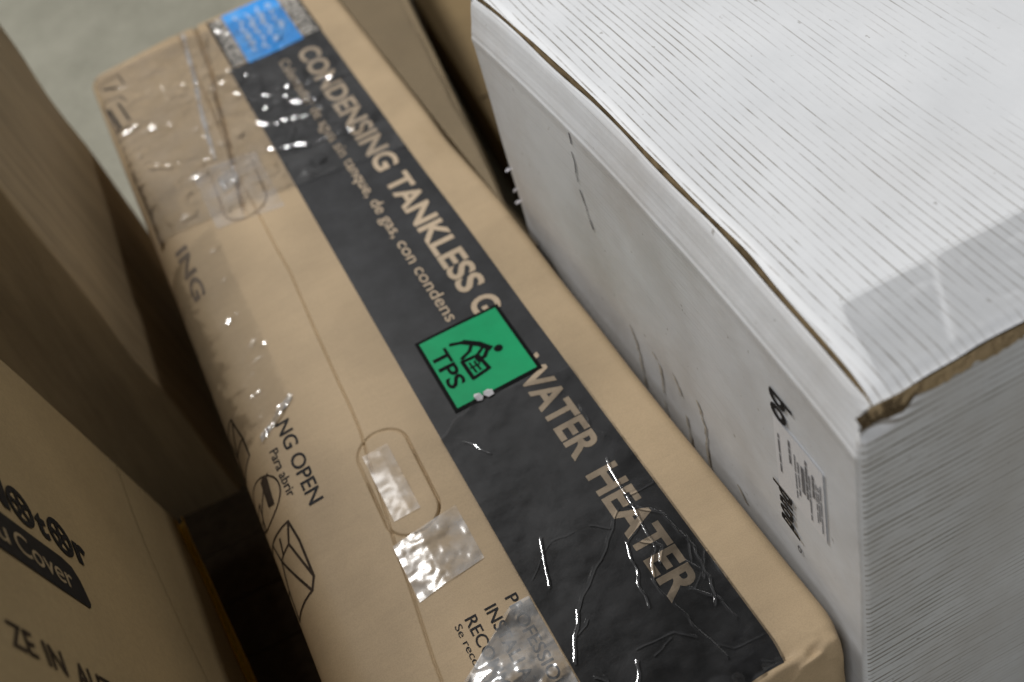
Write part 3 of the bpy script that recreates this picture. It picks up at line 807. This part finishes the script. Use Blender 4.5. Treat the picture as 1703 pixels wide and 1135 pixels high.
# ================================================================== left cartons
def board_box(name, o, ax, ay, az, lx, ly, lz, mats, parent, rad=0.006, res=0.02, rough=0.002, seed=0):
    """six slightly uneven panels with rounded edges; o is a corner, ax/ay/az unit axes"""
    bm = bmesh.new()
    bmesh.ops.create_cube(bm, size=1.0)
    for v in bm.verts:
        v.co = Vector(((v.co.x + 0.5) * lx, (v.co.y + 0.5) * ly, (v.co.z + 0.5) * lz))
    for a, L in ((0, lx), (1, ly), (2, lz)):
        n = int(L / res)
        for k in range(1, n):
            co = [0, 0, 0]; no = [0, 0, 0]; co[a] = L * k / n; no[a] = 1
            bmesh.ops.bisect_plane(bm, geom=bm.verts[:] + bm.edges[:] + bm.faces[:], dist=1e-7, plane_co=co, plane_no=no)
    sharp = [e for e in bm.edges if len(e.link_faces) == 2 and e.calc_face_angle(0) > 0.5]
    bmesh.ops.bevel(bm, geom=sharp, offset=rad, segments=3, profile=0.6, affect='EDGES')
    co = np.array([v.co for v in bm.verts])
    dx = rough * vnoise(co[:, 1] * 8 + 3, co[:, 2] * 8, seed); dy = rough * vnoise(co[:, 0] * 8, co[:, 2] * 8 + 5, seed + 1); dz = rough * vnoise(co[:, 0] * 8, co[:, 1] * 8, seed + 2)
    co = co + np.stack([dx, dy, dz], 1)
    A = np.array([ax, ay, az], float)
    W = np.array(o) + co @ A
    W[:, 2] = np.maximum(W[:, 2], 0.001)
    bm.verts.index_update()
    F = [[v.index for v in f.verts] for f in bm.faces]
    bm.free()
    return mesh_obj(name, W, F, mats, parent, smooth=True)

# tall streaked carton beside the far half
bd = np.array([0.079, -0.074, -0.994]); bd /= np.linalg.norm(bd)
bn = np.array([0.994, 0.0, 0.079]); bn -= bd * (bn @ bd); bn /= np.linalg.norm(bn)
bm_ = np.cross(bd, bn); bm_ *= np.sign(bm_[1])
bc = np.array([-0.300, 1.318, 0.403])
low = bc + bd * 0.42
tall = thing('tall_carton', 'tall streaked brown carton leaning beside the far half of the long carton', 'carton', (low[0] - 0.2, low[1] + 0.3, 0))
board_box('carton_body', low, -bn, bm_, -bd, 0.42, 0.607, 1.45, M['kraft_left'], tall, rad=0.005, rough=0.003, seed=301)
def t_pt(a, b, off): return low + bm_ * a - bd * b + bn * off
# paper lip peeling along the near vertical edge and long creases in the streaked side
def t_strokes(lines, w, off, mat, name, label=None):
    V, F = stroke_geo(lines, w)
    P = np.array([t_pt(a, b, off + 0.006 * float(vnoise(a * 8 + 3, b * 8, 301)) * -1) for a, b in V])
    return mesh_obj(name, P, F, mat, tall, label=label)

# carton with the motor cover print
mn = np.array([0.9951, 0.085, 0.05]); me_ = np.array([0.0315, 0.2061, -0.978]); md = np.array([0.0934, -0.9748, -0.2024])
mc = np.array([-0.3399, 1.1523, 0.1952])
motor = thing('printed_carton', 'plain brown carton with black cover lettering and a yellow edge, nearest on the left', 'carton', (mc[0] - 0.2, mc[1] - 0.35, 0))
board_box('carton_body', mc, -mn, md, -me_, 0.36, 1.00, 1.35, M['kraft_motor'], motor, rad=0.005, rough=0.0022, seed=311)
def m_face(e, d, off):
    e = np.asarray(e, float); d = np.asarray(d, float)
    up = -e
    dx = 0.0022 * vnoise(d * 8 + 3, up * 8, 311)
    return mc + np.outer(e, me_) + np.outer(d, md) + np.outer(off - dx, mn)
def m_overlay(name, geo, off, mat, parent=motor, label=None):
    V, F = geo
    return mesh_obj(name, m_face(V[:, 0], -V[:, 1], off), F, mat, parent, label=label)
def m_text(txt, e0, e1, d_base, d_top, bold=0.0, mat='ink', parent=motor, off=0.0010):
    return m_overlay('lettering', text_geo(txt, e0, e1, -d_base, -d_top, bold), off, M[mat], parent)
def wheel(ce, cd, r):
    L = [(ring(ce, -cd, r * 0.86, 24), r * 0.30), (ring(ce, -cd, r * 0.22, 10), r * 0.2)]
    for k in range(5):
        a = 2 * math.pi * k / 5 + 0.4
        L.append(([(ce + r * 0.2 * math.cos(a), -cd + r * 0.2 * math.sin(a)), (ce + r * 0.75 * math.cos(a), -cd + r * 0.75 * math.sin(a))], r * 0.26))
    return stroke_geo(L, r * 0.2)
m_text('M', -0.615, -0.566, 0.273, 0.236, 0.03)
m_overlay('lettering', wheel(-0.542, 0.2565, 0.0215), 0.0010, M['ink'])
m_text('t', -0.517, -0.497, 0.273, 0.241, 0.04)
m_overlay('lettering', wheel(-0.4705, 0.2560, 0.0215), 0.0010, M['ink'])
m_text('r', -0.445, -0.420, 0.272, 0.236, 0.04)
badge = m_overlay('badge', poly_geo([(-0.72, -0.2880), (-0.490, -0.2880), (-0.472, -0.2920), (-0.464, -0.3050), (-0.461, -0.3300), (-0.466, -0.3370), (-0.72, -0.3400)]), 0.0010, M['ink'], label='black badge with pale lettering')
m_text('u', -0.614, -0.596, 0.326, 0.300, 0.004, 'badge_text', badge, 0.0016)
m_text('Cover', -0.584, -0.486, 0.326, 0.301, 0.004, 'badge_text', badge, 0.0016)
m_text('ZE', -0.655, -0.618, 0.445, 0.421, 0.012, 'ink_soft')
m_text('IN', -0.603, -0.572, 0.445, 0.421, 0.012, 'ink_soft')
m_text('AUT', -0.553, -0.488, 0.445, 0.421, 0.012, 'ink_soft')
# scored line near the lower edge and the yellow strip along it
M['score'] = flat('pressed_score', (0.40, 0.30, 0.16), rough=0.6, var=0.3)
m_overlay('score_line', stroke_geo([([(-0.186, -0.006), (-0.197, -0.10), (-0.200, -0.20), (-0.192, -0.30), (-0.196, -0.73)], 0.0016)], 0.0016), 0.0008, M['score'])
ang = np.linspace(-0.3, math.pi * 0.75, 8); dd = np.linspace(0.004, 0.736, 60)
A, D = np.meshgrid(ang, dd, indexing='ij')
rad = 0.0150
Pst = mc + D[..., None] * md + (-0.0052 + rad * np.sin(A))[..., None] * me_ + (-0.0052 + rad * np.cos(A))[..., None] * mn + (0.0009 * vnoise(D * 20, A, 15))[..., None] * mn
m_overlay('yellow_edge_strip', poly_geo([(-0.013, -0.006), (-0.0055, -0.002), (-0.0055, -0.730), (-0.013, -0.730)], cut=0.02), 0.0010, M['yellow'], label='yellow strip lapping on to the printed side')
grid_obj('yellow_edge_strip', Pst, M['yellow'], motor, flip=False, label='yellow strip along the lower edge')

# added dark slabs that stand in for the black shade under the printed carton
base = thing('shade_filler', 'dark pallet added as the deep shade under the printed carton with the yellow edge', 'filler', (-0.46, 1.1, 0))
M['gap_shade_dark'] = flat('gap_shade_dark', (0.075, 0.055, 0.036), rough=1.0, var=0.3, spec=0.0)  # dark matt tone put in as the shade of the gap
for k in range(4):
    board_box('filler_slab', (-0.70, 0.90 + 0.10 * k, 0.026), (1, 0, 0), (0, 1, 0), (0, 0, 1), 0.455, 0.0998, 0.020, M['gap_shade_dark'], base, rad=0.004, res=0.1, rough=0.0, seed=1)
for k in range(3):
    board_box('filler_bar', (-0.70 + 0.187 * k, 0.90, 0.001), (1, 0, 0), (0, 1, 0), (0, 0, 1), 0.08, 0.388, 0.025, M['gap_shade_dark'], base, rad=0.004, res=0.1, rough=0.0, seed=1)


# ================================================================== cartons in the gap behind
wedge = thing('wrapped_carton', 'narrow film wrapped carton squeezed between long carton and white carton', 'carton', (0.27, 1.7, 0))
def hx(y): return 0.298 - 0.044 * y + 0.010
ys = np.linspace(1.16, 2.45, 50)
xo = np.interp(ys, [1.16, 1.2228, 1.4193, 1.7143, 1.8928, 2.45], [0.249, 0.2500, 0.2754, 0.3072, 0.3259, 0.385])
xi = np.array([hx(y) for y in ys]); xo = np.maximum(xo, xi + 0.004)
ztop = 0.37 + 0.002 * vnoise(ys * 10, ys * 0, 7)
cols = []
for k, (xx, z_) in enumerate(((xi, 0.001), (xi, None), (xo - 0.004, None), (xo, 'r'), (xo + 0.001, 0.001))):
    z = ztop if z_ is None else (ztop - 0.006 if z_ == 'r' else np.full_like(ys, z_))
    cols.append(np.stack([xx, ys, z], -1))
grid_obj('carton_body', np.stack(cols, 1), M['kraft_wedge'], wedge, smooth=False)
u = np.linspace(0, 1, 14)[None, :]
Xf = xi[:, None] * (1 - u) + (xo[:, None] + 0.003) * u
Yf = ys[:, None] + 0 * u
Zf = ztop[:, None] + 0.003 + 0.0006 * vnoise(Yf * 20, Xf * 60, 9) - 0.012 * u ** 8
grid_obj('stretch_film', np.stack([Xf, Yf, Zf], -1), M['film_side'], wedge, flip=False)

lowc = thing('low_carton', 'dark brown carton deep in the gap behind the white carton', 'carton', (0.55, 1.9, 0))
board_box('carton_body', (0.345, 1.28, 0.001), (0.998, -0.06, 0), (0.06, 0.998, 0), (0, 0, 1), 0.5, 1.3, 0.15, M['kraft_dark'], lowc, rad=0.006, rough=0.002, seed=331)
mesh_obj('flap_seam', [(0.385, 1.842, 0.1535), (0.60, 1.834, 0.1535), (0.60, 1.838, 0.1535), (0.385, 1.846, 0.1535)], [(0, 1, 2, 3)], M['ink_soft'], lowc)
